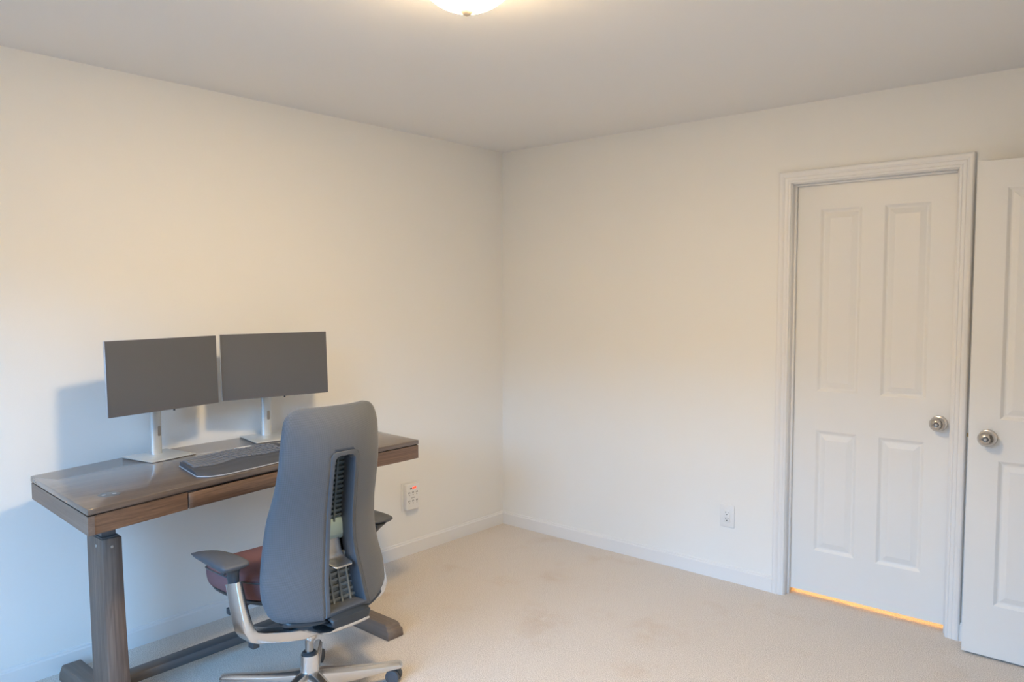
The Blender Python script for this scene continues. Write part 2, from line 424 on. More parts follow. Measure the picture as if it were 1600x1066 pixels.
# ------------------------------------------------------------------ panel doors
def door_leaf(name, w, h, th, xs, zs, inset, parent):
    """leaf in local x 0..w, z 0..h, front y=0; xs, zs lists of panel spans; moulded panels on both faces"""
    bm = bmesh.new()
    gx = sorted({0, w, *[v for s in xs for v in s]}); gz = sorted({0, h, *[v for s in zs for v in s]})
    isp = lambda a, b: any(abs(a-s[0]) < 1e-6 for s in xs) and any(abs(b-s[0]) < 1e-6 for s in zs)
    for side in (0, 1):
        Y = lambda d: d if side == 0 else th-d
        for i in range(len(gx)-1):
            for j in range(len(gz)-1):
                a, b, c, d = gx[i], gx[i+1], gz[j], gz[j+1]
                if isp(a, c):
                    steps = [(0, 0), (0.003, 0.0015), (0.012, 0.0075), (0.016, 0.0085), (0.020, 0.0085), (inset-0.004, 0.0025), (inset, 0.0012), (inset+0.001, 0.0012)]
                    rings = []
                    for s, dp in steps:
                        rings.append([bm.verts.new(p) for p in ((a+s, Y(dp), c+s), (b-s, Y(dp), c+s), (b-s, Y(dp), d-s), (a+s, Y(dp), d-s))])
                    for r, q in zip(rings, rings[1:]):
                        for k in range(4): bm.faces.new((r[k], r[(k+1) % 4], q[(k+1) % 4], q[k]))
                    bm.faces.new(rings[-1])
                else:
                    bm.faces.new([bm.verts.new(p) for p in ((a, Y(0), c), (b, Y(0), c), (b, Y(0), d), (a, Y(0), d))])
    for (xa, za, xb, zb) in ((0, 0, w, 0), (w, 0, w, h), (w, h, 0, h), (0, h, 0, 0)):
        bm.faces.new([bm.verts.new(p) for p in ((xa, 0, za), (xb, 0, zb), (xb, th, zb), (xa, th, za))])
    bmesh.ops.remove_doubles(bm, verts=bm.verts, dist=1e-5)
    return link(name, bm, M['door'], parent)
KNOB = [(0, 0.0), (0.0345, 0.0), (0.0345, 0.003), (0.032, 0.008), (0.022, 0.0115), (0.0145, 0.014), (0.0140, 0.022), (0.020, 0.027), (0.0295, 0.033),
        (0.0325, 0.040), (0.0320, 0.045), (0.0270, 0.054), (0.0190, 0.0615), (0.0125, 0.0640), (0.0105, 0.0625), (0.0095, 0.0620), (0, 0.0620)]
def knob(parent, x, z, ydir=-1, y=0.0):
    mt = Matrix.Translation((x, y, z)) @ Matrix.Rotation(PI/2 if ydir < 0 else -PI/2, 4, 'X')
    bm = bmesh.new(); lathe(bm, KNOB, 40, mt)
    k = link('door_knob', bm, M['nickel'], parent, smooth=True, angle=0.7)
    bm = bmesh.new(); lathe(bm, [(0, 0.0615), (0.0095, 0.0615), (0.0095, 0.063), (0.0068, 0.063), (0.0062, 0.0605), (0, 0.0605)], 24, mt)
    link('lock_ring', bm, M['dark_metal'], k, smooth=True)
    bm = bmesh.new(); lathe(bm, [(0, 0.060), (0.0052, 0.060), (0.0052, 0.066), (0.0042, 0.0672), (0, 0.0672)], 20, mt)
    link('lock_button', bm, M['nickel'], k, smooth=True)
    return k
d1 = empty('door_1', (1.895, 0.051, 0.028)); setp(d1, 'closed white four panel closet door with a satin nickel knob and light under it', kind='structure')
door_leaf('door_panel', 0.707, 2.008, 0.035, [(0.117, 0.307), (0.405, 0.598)], [(0.215, 0.815), (1.008, 1.892)], 0.045, d1)
knob(d1, 0.655, 0.908)
d2 = empty('door_2', (2.695, -0.125, 0.010)); setp(d2, 'open white four panel door standing in front of the wall beside the closet', kind='structure')
door_leaf('door_panel', 0.762, 2.035, 0.035, [(0.108, 0.335), (0.435, 0.655)], [(0.218, 0.820), (0.990, 1.925)], 0.042, d2)
knob(d2, 0.070, 0.912)
knob(d2, 0.070, 0.912, 1, 0.035)
bm = bmesh.new(); box(bm, -0.0015, 0.0, 0.006, 0.029, 0.880, 0.944)
lp = link('latch_plate', bm, M['brass'], d2)
bm = bmesh.new(); prism(bm, [(-0.009, 0.012), (-0.0015, 0.009), (-0.0015, 0.026), (-0.009, 0.024)], 0.905, 0.920)
link('latch_bolt', bm, M['brass'], lp)
for hz in (0.18, 1.0, 1.82):
    bm = bmesh.new(); lathe(bm, [(0, hz-0.045), (0.006, hz-0.045), (0.006, hz+0.045), (0, hz+0.045)], 12, Matrix.Translation((0.768, -0.004, 0)))
    link('hinge', bm, M['nickel'], d2, smooth=True)
d2.location.x = 2.6955

# closet bulb, hung from the closet ceiling
bm = bmesh.new(); lathe(bm, [(0, -0.05), (0.028, -0.035), (0.034, -0.01), (0.025, 0.02), (0.014, 0.04), (0.014, 0.06), (0, 0.06)], 20)
cb = link('closet_bulb', bm, M['bulb'], smooth='all'); cb.location = (2.25, 0.45, H-0.06)
setp(cb, 'bare warm bulb on the closet ceiling behind the closed door', 'light bulb')
ld = bpy.data.lights.new('closet_bulb_light', 'POINT'); ld.energy = CLOSET_POWER; ld.color = (1.0, 0.50, 0.13); ld.shadow_soft_size = 0.035
lo = bpy.data.objects.new('closet_bulb_light', ld); COL.objects.link(lo); lo.parent = cb; lo.location = (0, 0, -0.09)

# ------------------------------------------------------------------ ceiling lamp
L = empty('ceiling_lamp', (LAMP[0], LAMP[1], H))
setp(L, 'flush ceiling lamp with a glowing frosted glass bowl and small brass finial', 'ceiling lamp')
bm = bmesh.new(); lathe(bm, [(0, 0), (0.166, 0), (0.178, -0.006), (0.182, -0.022), (0.177, -0.028), (0.171, -0.025), (0.166, -0.014), (0, -0.014)], 64)
link('light_block_pan', bm, M['brass'], L, smooth=True)  # unseen pan, rim widened to keep the bowl's light off the ceiling
bm = bmesh.new(); prof = [(0.0, -0.127)] + [(0.140*math.sin(a), -0.014-0.113*math.cos(a)) for a in np.linspace(0.04, PI/2, 22)]
lathe(bm, prof, 64, cap=False)
link('glass_bowl', bm, M['lamp_glass'], L, smooth=True, angle=1.0)
ld = bpy.data.lights.new('lamp_light', 'AREA'); ld.shape = 'DISK'; ld.size = 0.23; ld.energy = DISC_POWER; ld.color = LAMP_COL
lo = bpy.data.objects.new('lamp_light', ld); COL.objects.link(lo); lo.parent = L; lo.location = (0, 0, -0.035)
bm = bmesh.new(); lathe(bm, [(0, -0.122), (0.016, -0.125), (0.018, -0.129), (0.016, -0.133), (0.010, -0.138), (0.003, -0.142), (0, -0.1425)], 28)
link('finial', bm, M['finial'], L, smooth=True)

# ------------------------------------------------------------------ desk
D = empty('standing_desk', (0, 0, 0))
setp(D, 'brown stained wooden adjustable standing desk with a concave front edge against the left wall', 'desk')
front = catmull([-2.841, -2.75, -2.65, -2.55, -2.45, -2.35, -2.25, -2.15, -2.05, -1.95, -1.85, -1.75, -1.65, -1.55, -1.384],
                [0.797, 0.783, 0.765, 0.746, 0.728, 0.713, 0.699, 0.685, 0.674, 0.672, 0.680, 0.695, 0.711, 0.714, 0.708])
back = catmull([-2.802, -2.629, -2.441, -2.16, -1.882, -1.6, -1.341], [0.158, 0.116, 0.074, 0.040, 0.034, 0.045, 0.068])
def outline(ins_f, ins_b, ins_s, n=40):
    A, B = [], []
    for i in range(n+1):
        t = i/n
        yf = -2.841+ins_s + t*(1.457-2*ins_s); yb = -2.802+ins_s + t*(1.461-2*ins_s)
        A.append((front(yf)-ins_f, yf)); B.append((back(yb)+ins_b, yb))
    return A + B[::-1]
bm = bmesh.new(); prism(bm, outline(0, 0, 0), 0.8205, 0.840)
top = link('desk_top', bm, M['wood_top'], D, bevel=0.0018, seg=2)
bm = bmesh.new(); prism(bm, outline(0.006, 0.006, 0.006), 0.8155, 0.8205)
link('shadow_gap', bm, M['wood_gap'], D)
# apron: front board in two fixed ends with drawer between, sides, back
def strip(f0, y0, y1, z0, z1, th=0.02, off=0.0, n=16):
    bm = bmesh.new(); rings = []
    for i in range(n+1):
        y = y0+(y1-y0)*i/n; x = f0(y)+off
        rings.append([(x, y, z0), (x, y, z1), (x-th, y, z1), (x-th, y, z0)])
    loft(bm, rings); return bm
link('front_apron', strip(front, -2.837, -2.492, 0.756, 0.8160, off=-0.001), M['wood'], D)
link('front_apron', strip(front, -1.733, -1.389, 0.756, 0.8160, off=-0.001), M['wood'], D)
dw = link('drawer_front', strip(front, -2.488, -1.737, 0.757, 0.8115, off=0.003, n=30), M['wood'], D, bevel=0.0012, seg=1)
bm = bmesh.new(); box(bm, 0.28, 0.655, -2.42, -1.80, 0.762, 0.800); link('drawer_box', bm, M['wood'], D)
def side_board(ya, yb, z0=0.756, z1=0.8160, s=1):
    bm = bmesh.new(); A = (front(ya)-0.001, ya); B = (back(yb)+0.004, yb)
    prism(bm, [A, B, (B[0], B[1]+0.02*s), (A[0], A[1]+0.02*s)], z0, z1); return bm
link('side_apron', side_board(-2.8405, -2.800), M['wood_side'], D)
link('side_apron', side_board(-1.3855, -1.342, s=-1), M['wood_side'], D)
bm = bmesh.new(); rings = []
for i in range(21):
    y = -2.79+1.44*i/20; x = back(y)+0.004; rings.append([(x, y, 0.756), (x, y, 0.8160), (x+0.018, y, 0.8160), (x+0.018, y, 0.756)])
loft(bm, rings); link('back_apron', bm, M['wood'], D)
# grommet with two ports
bm = bmesh.new(); lathe(bm, [(0, 0.8390), (0.034, 0.8390), (0.034, 0.8405), (0.032, 0.8410), (0, 0.8410)], 32, Matrix.Translation((0.652, -2.720, 0)))
g = link('charging_grommet', bm, M['grommet'], D, smooth=True); g['label'] = 'grey metal disc set in the desk top with two round ports'
for s in (-1, 1):
    bm = bmesh.new(); lathe(bm, [(0, 0.8400), (0.0075, 0.8400), (0.0068, 0.8413), (0, 0.8413)], 16, Matrix.Translation((0.652+0.002*s, -2.720+0.016*s, 0)))
    link('port', bm, M['grommet_port'], g, smooth=True)
# legs: a post with a metal lifting column on a long stepped foot
def desk_leg(yc, splay, xr):
    bm = bmesh.new(); rings = []
    for t in np.linspace(0, 1, 9):
        z = 0.655 - t*0.595; dy = splay*t**1.6; hx = 0.067+0.006*t**2; hy = 0.0335+0.003*t**2; xc = xr-0.055+0.008*t
        rings.append([(xc+a*hx, yc+dy+b*hy, z) for a, b in ((1, -1), (1, 1), (-1, 1), (-1, -1))])
    loft(bm, rings); lg = link('leg', bm, M['wood_leg'], D, bevel=0.002, seg=1)
    bm = bmesh.new(); box(bm, xr-0.095, xr-0.015, yc-0.024, yc+0.024, 0.640, 0.760); link('lifting_column', bm, M['dark_metal'], lg)
    bm = bmesh.new(); box(bm, xr-0.112, xr+0.000, yc-0.029, yc+0.029, 0.652, 0.659); link('leg_cap', bm, M['dark_metal'], lg)
    for s in (0, 1):
        bm = bmesh.new()
        if s == 0: lathe(bm, [(0, 0), (0.006, 0), (0.005, 0.002), (0, 0.003)], 14, Matrix.Translation((xr+0.0115, yc, 0.625)) @ Matrix.Rotation(PI/2, 4, 'Y'))
        else: lathe(bm, [(0, 0), (0.006, 0), (0.005, 0.002), (0, 0.003)], 14, Matrix.Translation((xr-0.040, yc-0.0330, 0.625)) @ Matrix.Rotation(PI/2, 4, 'X'))
        link('screw_cap', bm, M['steel'], lg, smooth=True)
    bm = bmesh.new(); yf = yc+splay; rings = []
    P = [(0.075, 0.0), (0.075, 0.030), (0.085, 0.062), (0.755, 0.062), (0.772, 0.056), (0.775, 0.042), (0.787, 0.036), (0.790, 0.0)]
    ht = [0.043, 0.043, 0.034, 0.034, 0.036, 0.039, 0.043, 0.045]
    a = [bm.verts.new((x, yf-h_, z)) for (x, z), h_ in zip(P, ht)]; b_ = [bm.verts.new((x, yf+h_, z)) for (x, z), h_ in zip(P, ht)]
    bm.faces.new(a); bm.faces.new(b_[::-1])
    for i in range(len(P)):
        j = (i+1) % len(P); bm.faces.new((a[i], a[j], b_[j], b_[i]))
    link('foot', bm, M['wood_foot'], D, bevel=0.003, seg=1)
desk_leg(-2.671, 0.010, 0.525)
desk_leg(-1.612, 0.012, 0.525)
bm = bmesh.new(); box(bm, 0.350, 0.412, -2.600, -1.560, 0.045, 0.080)
link('stretcher', bm, M['dark_metal'], D, bevel=0.002, seg=1)

# ------------------------------------------------------------------ monitors
def monitor(loc, yaw, tilt, ctr, pole_off, label, base):
    """root at the pole's foot; local +x is the screen's facing direction"""
    R = empty('monitor', loc, yaw); setp(R, label, 'monitor', None)
    c = Matrix.Rotation(-yaw, 4, 'Z') @ (Vector(ctr) - Vector(loc))
    mt = Matrix.Translation(c) @ Matrix.Rotation(-tilt, 4, 'Y')
    W, Hh = 0.500, 0.292
    bm = bmesh.new(); box(bm, -0.012, -0.001, -W/2, W/2, -Hh/2, Hh/2, mt); box(bm, -0.030, -0.012, -W*0.30, W*0.30, -Hh*0.34, Hh*0.30, mt)
    hs = link('housing', bm, M['silver'], R, bevel=0.0015, seg=1)
    bm = bmesh.new(); box(bm, -0.001, 0.0015, -W/2+0.0008, W/2-0.0008, -Hh/2+0.0008, Hh/2-0.0008, mt)
    fr = link('bezel', bm, M['bezel'], R)
    bm = bmesh.new(); box(bm, 0.0014, 0.0022, -W/2+0.005, W/2-0.005, -Hh/2+0.016, Hh/2-0.005, mt)
    link('screen', bm, M['screen'], R)
    # stand
    bm = bmesh.new(); sect = [(0.024*math.cos(a)*1.0, 0.0240*math.sin(a)) for a in np.linspace(0, 2*PI, 20, endpoint=False)]
    zt = c.z+0.02
    rings = [[(-0.004+0.9*(x if x < 0 else x*0.55)-0.030*k, y, z) for x, y in sect] for z, k in ((0.004, 0.0), (zt*0.5, 0.02), (zt, 0.05))]
    loft(bm, rings); st = link('stand_post', bm, M['alu_brushed'], R, smooth=True, angle=0.9)
    bm = bmesh.new(); ps = rrect(0.013, 0.042, 0.004)
    rings = [[(x_, 0.006+a, 0.100+b) for a, b in ps] for x_ in (0.0045, 0.0086)]
    loft(bm, rings); link('cable_slot', bm, M['steel'], st)
    bm = bmesh.new(); box(bm, -0.020, c.x-0.028, -0.03, 0.03, c.z-0.04, c.z+0.04); link('mount_arm', bm, M['alu_brushed'], R, bevel=0.003)
    bm = bmesh.new(); lathe(bm, [(0, -0.006), (0.004, -0.006), (0.004, 0.002), (0, 0.002)], 12, mt @ Matrix.Translation((-0.004, 0.035, -Hh/2)))
    link('power_button', bm, M['plastic_dark'], fr)
    bm = bmesh.new(); prism(bm, rrect(base[1]-base[0], base[3]-base[2], 0.004, 3), 0.0, 0.0045)
    for v in bm.verts: v.co += Vector(((base[0]+base[1])/2, (base[2]+base[3])/2, 0))
    link('stand_base', bm, M['alu_brushed'], R, bevel=0.001, seg=1)
    return R
monitor((0.128, -2.322, 0.8402), 0.187, 0.033, (0.246, -2.333, 1.187), 0,
        'left of the two thin monitors on silver stands, dark screen turned towards the chair', (-0.066, 0.130, -0.116, 0.090))
monitor((0.088, -1.786, 0.8402), -0.174, 0.055, (0.217, -1.809, 1.188), 0,
        'right of the two thin monitors, its silver stand base partly behind the chair', (-0.058, 0.160, -0.112, 0.118))

# ------------------------------------------------------------------ keyboard
K = empty('keyboard', (0, 0, 0))
setp(K, 'dark grey wave shaped ergonomic keyboard with padded palm rest and silver rim on the desk', 'keyboard')
kb = catmull([-2.405, -2.37, -2.31, -2.217, -2.125, -2.011, -1.952, -1.916], [0.425, 0.402, 0.382, 0.360, 0.348, 0.338, 0.342, 0.352])
kf = catmull([-2.415, -2.39, -2.336, -2.25, -2.16, -2.07, -1.98, -1.93, -1.915], [0.640, 0.672, 0.690, 0.682, 0.668, 0.653, 0.642, 0.630, 0.600])
def ksurf(y, t):
    """y along the length, t 0 back .. 1 front -> point on the top surface"""
    x = kb(y)+(kf(y)-kb(y))*t
    z = 0.868 - 0.004*math.sin((y+2.405)/0.49*PI) if t <= 0 else 0
    base = np.interp(t, [0, 0.06, 0.60, 0.68, 0.93, 1.0], [0.858, 0.861, 0.853, 0.856, 0.851, 0.846])
    wave = 0.003*math.cos((y+2.16)/0.49*4*PI)*np.interp(t, [0, 0.2, 0.8, 1], [0.2, 1, 1, 0.2])
    y2 = y + 0.042*(1-t)*max(0.0, min(1.0, (-2.20-y)/0.21))**1.5
    return Vector((x, y2, base+wave))
bm = bmesh.new(); ny, nt_ = 48, 20
Ys = [-2.412 + 0.496*i/ny for i in range(ny+1)]
G = [[bm.verts.new(ksurf(y, j/nt_)) for j in range(nt_+1)] for y in Ys]
for i in range(ny):
    for j in range(nt_): bm.faces.new((G[i][j], G[i][j+1], G[i+1][j+1], G[i+1][j]))
edge = [G[i][0] for i in range(ny+1)] + [G[ny][j] for j in range(1, nt_+1)] + [G[i][nt_] for i in range(ny-1, -1, -1)] + [G[0][j] for j in range(nt_-1, 0, -1)]
low = [bm.verts.new((v.co.x, v.co.y, 0.8445)) for v in edge]
for i in range(len(edge)):
    j = (i+1) % len(edge); bm.faces.new((edge[i], edge[j], low[j], low[i]))
kbody = link('keyboard_body', bm, M['key_body'], K, smooth=True, angle=0.7)
bm = bmesh.new(); rings = []
cy = -2.163; cx = 0.51
def ring(exp, z):
    out = []
    for v in [(*ksurf(y, 0),) for y in Ys] + [(*ksurf(Ys[-1], j/nt_),) for j in range(1, nt_+1)] + [(*ksurf(y, 1),) for y in Ys[-2::-1]] + [(*ksurf(Ys[0], j/nt_),) for j in range(nt_-1, 0, -1)]:
        dx, dy = v[0]-cx, v[1]-cy; l = math.hypot(dx, dy)
        out.append((v[0]+dx/l*exp, v[1]+dy/l*exp, z if z is not None else v[2]-0.0035))
    return out
loft(bm, [ring(-0.006, 0.8414), ring(0.0005, 0.8414), ring(0.0028, 0.8424), ring(0.0028, 0.8440), ring(0.0008, 0.8452), ring(-0.006, 0.8452)])
link('keyboard_rim', bm, M['silver'], K, smooth=True)['label'] = 'silver rim'
# keys: one mesh copied row by row along the wave
def key_mesh(w, d):
    bm = bmesh.new(); a = rrect(d, w, 0.0025, 2); b = rrect(d-0.004, w-0.004, 0.002, 2)
    loft(bm, [[(x, y, 0) for x, y in a], [(x, y, 0.0025) for x, y in a], [(x, y, 0.005) for x, y in b]])
    bmesh.ops.recalc_face_normals(bm, faces=bm.faces)
    me = bpy.data.meshes.new('key'); bm.to_mesh(me); bm.free(); me.materials.append(M['key']); return me
km = key_mesh(0.0205, 0.0185); kw = key_mesh(0.088, 0.0185)
rows = [0.115, 0.205, 0.300, 0.395, 0.490]
nkeys = 0
for ri, t in enumerate(rows):
    n = 19
    for i in range(n):
        y = -2.385 + 0.0237*i + 0.003*(ri % 2)
        me = km
        if ri == 4 and 5 <= i <= 8:
            if i != 6: continue
            y += 0.012; me = kw
        if y > -1.93: continue
        a = ksurf(y, t); ay = ksurf(y+0.004, t); at = ksurf(y, t+0.03)
        Y_ = (ay-a).normalized(); X_ = (at-a).normalized(); N_ = X_.cross(Y_).normalized(); X_ = Y_.cross(N_)
        if N_.z < 0: N_ = -N_
        o = bpy.data.objects.new('key', me); COL.objects.link(o); o.parent = K
        o.matrix_local = Matrix(((X_.x, Y_.x, N_.x, a.x), (X_.y, Y_.y, N_.y, a.y), (X_.z, Y_.z, N_.z, a.z-0.0005), (0, 0, 0, 1)))
        nkeys += 1
bm = bmesh.new(); a, b = ksurf(-2.10, 0.045), ksurf(-2.025, 0.045)
vs = [a+Vector((-0.007, 0, 0.002)), a+Vector((0.007, 0, 0.002)), b+Vector((0.007, 0, 0.002)), b+Vector((-0.007, 0, 0.002))]
lo_ = [bm.verts.new(v-Vector((0, 0, 0.003))) for v in vs]; hi_ = [bm.verts.new(v+Vector((0, 0, 0.0015))) for v in vs]
bm.faces.new(hi_); bm.faces.new(lo_[::-1])
for i in range(4): bm.faces.new((lo_[i], lo_[(i+1) % 4], hi_[(i+1) % 4], hi_[i]))
link('media_strip', bm, M['white_plastic'], K)['label'] = 'white strip above the keys'

# ------------------------------------------------------------------ wall sockets
S = empty('surge_protector', (0, -0.822, 0.345)); setp(S, 'white six socket surge protector with red light on left wall below desk end', 'surge protector')
bm = bmesh.new(); box(bm, 0.0005, 0.006, -0.058, 0.058, -0.080, 0.080); link('wall_plate', bm, M['ivory_plate'], S, bevel=0.002)
bm = bmesh.new(); box(bm, 0.006, 0.036, -0.047, 0.047, -0.074, 0.074); link('housing', bm, M['white_plastic'], S, bevel=0.005, seg=3)
for k, z in enumerate((0.018, -0.030)):
    for y in (-0.029, 0.0, 0.029):
        bm = bmesh.new()
        box(bm, 0.0358, 0.0366, y-0.0065, y-0.0045, z+0.004, z+0.013); box(bm, 0.0358, 0.0366, y+0.0045, y+0.0065, z+0.004, z+0.013)
        lathe(bm, [(0, 0), (0.003, 0), (0.003, 0.0008), (0, 0.0008)], 10, Matrix.Translation((0.0359, y, z-0.005)) @ Matrix.Rotation(PI/2, 4, 'Y'))
        link('socket', bm, M['slot'], S)
bm = bmesh.new(); box(bm, 0.0358, 0.0368, -0.022, -0.006, 0.045, 0.056); link('status_label', bm, M['label_grey'], S)
bm = bmesh.new(); box(bm, 0.0358, 0.0372, -0.004, 0.024, 0.046, 0.058); link('indicator_light', bm, M['led'], S)
bm = bmesh.new(); box(bm, 0.0358, 0.0363, -0.014, 0.014, -0.006, -0.003); link('marking', bm, M['label_grey'], S)

O = empty('wall_outlet', (1.582, 0, 0.345)); setp(O, 'white duplex wall outlet on the right wall between the corner and the closet door', 'outlet')
bm = bmesh.new(); box(bm, -0.040, 0.040, -0.006, -0.0005, -0.059, 0.059); link('wall_plate', bm, M['ivory_plate'], O, bevel=0.003)
bm = bmesh.new(); box(bm, -0.0165, 0.0165, -0.0085, -0.005, -0.033, 0.033); rc = link('receptacle', bm, M['white_plastic'], O, bevel=0.001, seg=1)
for z in (0.014, -0.018):
    bm = bmesh.new()
    box(bm, -0.0075, -0.0055, -0.0090, -0.0082, z+0.002, z+0.010); box(bm, 0.0055, 0.0075, -0.0090, -0.0082, z+0.002, z+0.010)
    lathe(bm, [(0, 0), (0.0028, 0), (0.0028, 0.0008), (0, 0.0008)], 10, Matrix.Translation((0, -0.0082, z-0.005)) @ Matrix.Rotation(PI/2, 4, 'X'))
    link('socket', bm, M['slot'], rc)

# ------------------------------------------------------------------ office chair (local +x forward, +y its left)
C = empty('office_chair', (0.9605, -2.1590, 0), PI)
setp(C, 'grey mesh backed swivel office chair with maroon seat and polished metal base at the desk', 'office chair')
rim_d = catmull([0.345, 0.39, 0.428, 0.482, 0.542, 0.627, 0.728, 0.808, 0.90, 0.988, 1.042, 1.094, 1.112],
                [0.175, 0.150, 0.133, 0.118, 0.104, 0.100, 0.113, 0.138, 0.160, 0.168, 0.171, 0.172, 0.178])
rim_w = catmull([0.372, 0.376, 0.382, 0.392, 0.408, 0.428, 0.455, 0.482, 0.542, 0.627, 0.728, 0.808, 0.90, 0.988, 1.042, 1.070, 1.090, 1.102, 1.109, 1.112],
                [0.165, 0.198, 0.218, 0.236, 0.248, 0.254, 0.258, 0.258, 0.249, 0.236, 0.225, 0.215, 0.208, 0.202, 0.195, 0.188, 0.177, 0.163, 0.148, 0.130])
mid_d = catmull([0.345, 0.36, 0.42, 0.50, 0.54, 0.635, 0.73, 0.82, 0.93, 1.0, 1.06, 1.112],
                [0.262, 0.258, 0.240, 0.222, 0.214, 0.206, 0.210, 0.222, 0.236, 0.238, 0.228, 0.205])
slot_w = catmull([0.345, 0.42, 0.50, 0.56, 0.635, 0.73, 0.82, 0.93, 0.96, 1.112], [0.100, 0.088, 0.080, 0.070, 0.063, 0.060, 0.0595, 0.057, 0.056, 0.056])
SL_TOP = 0.955
def shell_x(y, z, off=0.0):
    u = min(1.0, abs(y)/rim_w(z))
    return -(rim_d(z) + (mid_d(z)-rim_d(z))*(1-u**2.4)) - off
def sw(z):   # slot half width with rounded top corners
    w_ = slot_w(z)
    if z > SL_TOP-0.022:
        k = (z-(SL_TOP-0.022))/0.022
        w_ = w_-0.022+0.022*math.sqrt(max(0.0, 1-k*k))
    return w_
zs = [0.372, 0.375, 0.379, 0.385, 0.393, 0.403, 0.416] + list(np.linspace(0.43, 0.93, 30)) + [0.9345, 0.939, 0.943, 0.947, 0.9505, 0.953, SL_TOP] + [0.97, 0.985, 1.0, 1.02, 1.04, 1.055, 1.07, 1.08, 1.088, 1.095, 1.101, 1.106, 1.1095, 1.112]
bm = bmesh.new(); NS, NC = 14, 8
WV = bm.verts.layers.float_vector.new('weave')
grid = []
for z in zs:
    w_ = rim_w(z); s = min(sw(min(z, SL_TOP)), w_*0.9)
    ys = [-w_+(w_-s)*i/NS for i in range(NS+1)] + [-s+2*s*i/NC for i in range(1, NC)] + [s+(w_-s)*i/NS for i in range(NS+1)]
    grid.append([bm.verts.new((shell_x(y, z), y, z)) for y in ys])
nc = len(grid[0])
for i, row in enumerate(grid):
    mid = nc//2; row[mid][WV] = (0, 0, zs[i])
    for stp in (1, -1):
        u = 0.0; j = mid
        while 0 <= j+stp < nc:
            u += stp*(row[j+stp].co-row[j].co).length; j += stp; row[j][WV] = (0, u, zs[i])
for i in range(len(zs)-1):
    for j in range(nc-1):
        if NS <= j < NS+NC and zs[i+1] <= SL_TOP+1e-6: continue
        bm.faces.new((grid[i][j], grid[i][j+1], grid[i+1][j+1], grid[i+1][j]))
# rolled outer border: wrap the edge forwards, outward direction taken from the border's own tangent
loopv = [grid[i][0] for i in range(len(zs))] + [grid[-1][j] for j in range(1, nc-1)] + [grid[i][-1] for i in range(len(zs)-1, -1, -1)]
prev = None
for q, v in enumerate(loopv):
    a = loopv[max(q-2, 0)].co; b_ = loopv[min(q+2, len(loopv)-1)].co
    t = Vector((0, b_.y-a.y, b_.z-a.z)).normalized(); out = Vector((0, -t.z, t.y))
    c = v.co.copy(); row = [v]
    for k in range(1, 6):
        an = k/5*PI*0.62
        nv = bm.verts.new(c + Vector((0.020*math.sin(an)+0.006*k/5, 0, 0)) - out*0.006*(1-math.cos(an)))
        nv[WV] = Vector(v[WV]) + Vector((0, out.y, out.z))*0.0052*k
        row.append(nv)
    if prev:
        for k in range(5): bm.faces.new((prev[k], prev[k+1], row[k+1], row[k]))
    prev = row
bmesh.ops.remove_doubles(bm, verts=bm.verts, dist=1e-5)
back_o = link('backrest', bm, M['mesh_fabric'], C, smooth='all', solid=0.006)
back_o['label'] = 'grey woven mesh back with a long central slot'
# front cushion of the back, seen only from the desk side
bm = bmesh.new(); g2 = []
for z in np.linspace(0.40, 1.095, 30):
    w_ = rim_w(z)-0.026
    g2.append([bm.verts.new((-(rim_d(z)-0.036) - 0.025*(1-abs(u)**2.2), u*w_, z)) for u in np.linspace(-1, 1, 17)])
for i in range(29):
    for j in range(16): bm.faces.new((g2[i][j], g2[i][j+1], g2[i+1][j+1], g2[i+1][j]))
link('back_cushion', bm, M['plastic_dark'], C, smooth='all', solid=0.010)
# slot frame: moulded lip and deep inner wall
def slot_loop(ins, fwd, n=26):
    pts = []
    zb = 0.380+ins*1.0
    zz = list(np.linspace(zb, SL_TOP-0.0221, n)) + list(np.linspace(SL_TOP-0.020, SL_TOP, 7))
    for sgn in (1, -1):
        row = []
        for z in zz:
            w_ = sw(z)-ins
            zz_ = z if z < SL_TOP-0.0221 else z-ins
            row.append((shell_x(w_, z) + fwd, sgn*max(w_, 0.004), min(zz_, SL_TOP-ins)))
        pts += row if sgn == 1 else row[::-1]
    return pts
bm = bmesh.new()
loft(bm, [slot_loop(-0.0015, 0.004), slot_loop(-0.001, -0.006), slot_loop(0.002, -0.008), slot_loop(0.013, -0.0075), slot_loop(0.0155, -0.003), slot_loop(0.0165, 0.030), slot_loop(0.014, 0.060)], cap=False)
link('slot_frame', bm, M['plastic'], C, smooth=True, angle=0.9)['label'] = 'smooth grey plastic frame around the slot'
# ribbed supports inside the slot
def lattice(name, z0, z1, dz, m, off, bars):
    bm = bmesh.new()
    n = max(2, int(round((z1-z0)/dz)))
    X = lambda y, z: shell_x(0, z) + off - 0.10*y*y
    W_ = 0.085
    for i in range(n+1):
        z = z0+(z1-z0)*i/n
        bar(bm, [(X(y, z), y, z) for y in np.linspace(-W_, W_, 9)], [(-0.0028, -0.0045), (0.0028, -0.0045), (0.0028, 0.0045), (-0.0028, 0.0045)])
    for y in bars:
        bar(bm, [(X(y, z)-0.003, y, z) for z in np.linspace(z0-0.004, z1+0.004, 12)], [(-0.0035, -0.0035), (0.0035, -0.0035), (0.0035, 0.0035), (-0.0035, 0.0035)], upv=(0, 1, 0))
    R = [[(X(y, z)+0.007, y, z) for z in np.linspace(z0-0.006, z1+0.006, 10)] for y in np.linspace(-W_, W_, 9)]
    loft(bm, R, close=False, cap=False)
    return link(name, bm, m, C)
lattice('ribbed_support', 0.685, 0.955, 0.0175, M['frond'], 0.060, (-0.052, -0.012, 0.030, 0.062))
lattice('ribbed_support', 0.385, 0.560, 0.022, M['frond_light'], 0.062, (-0.052, -0.016, 0.020, 0.052))
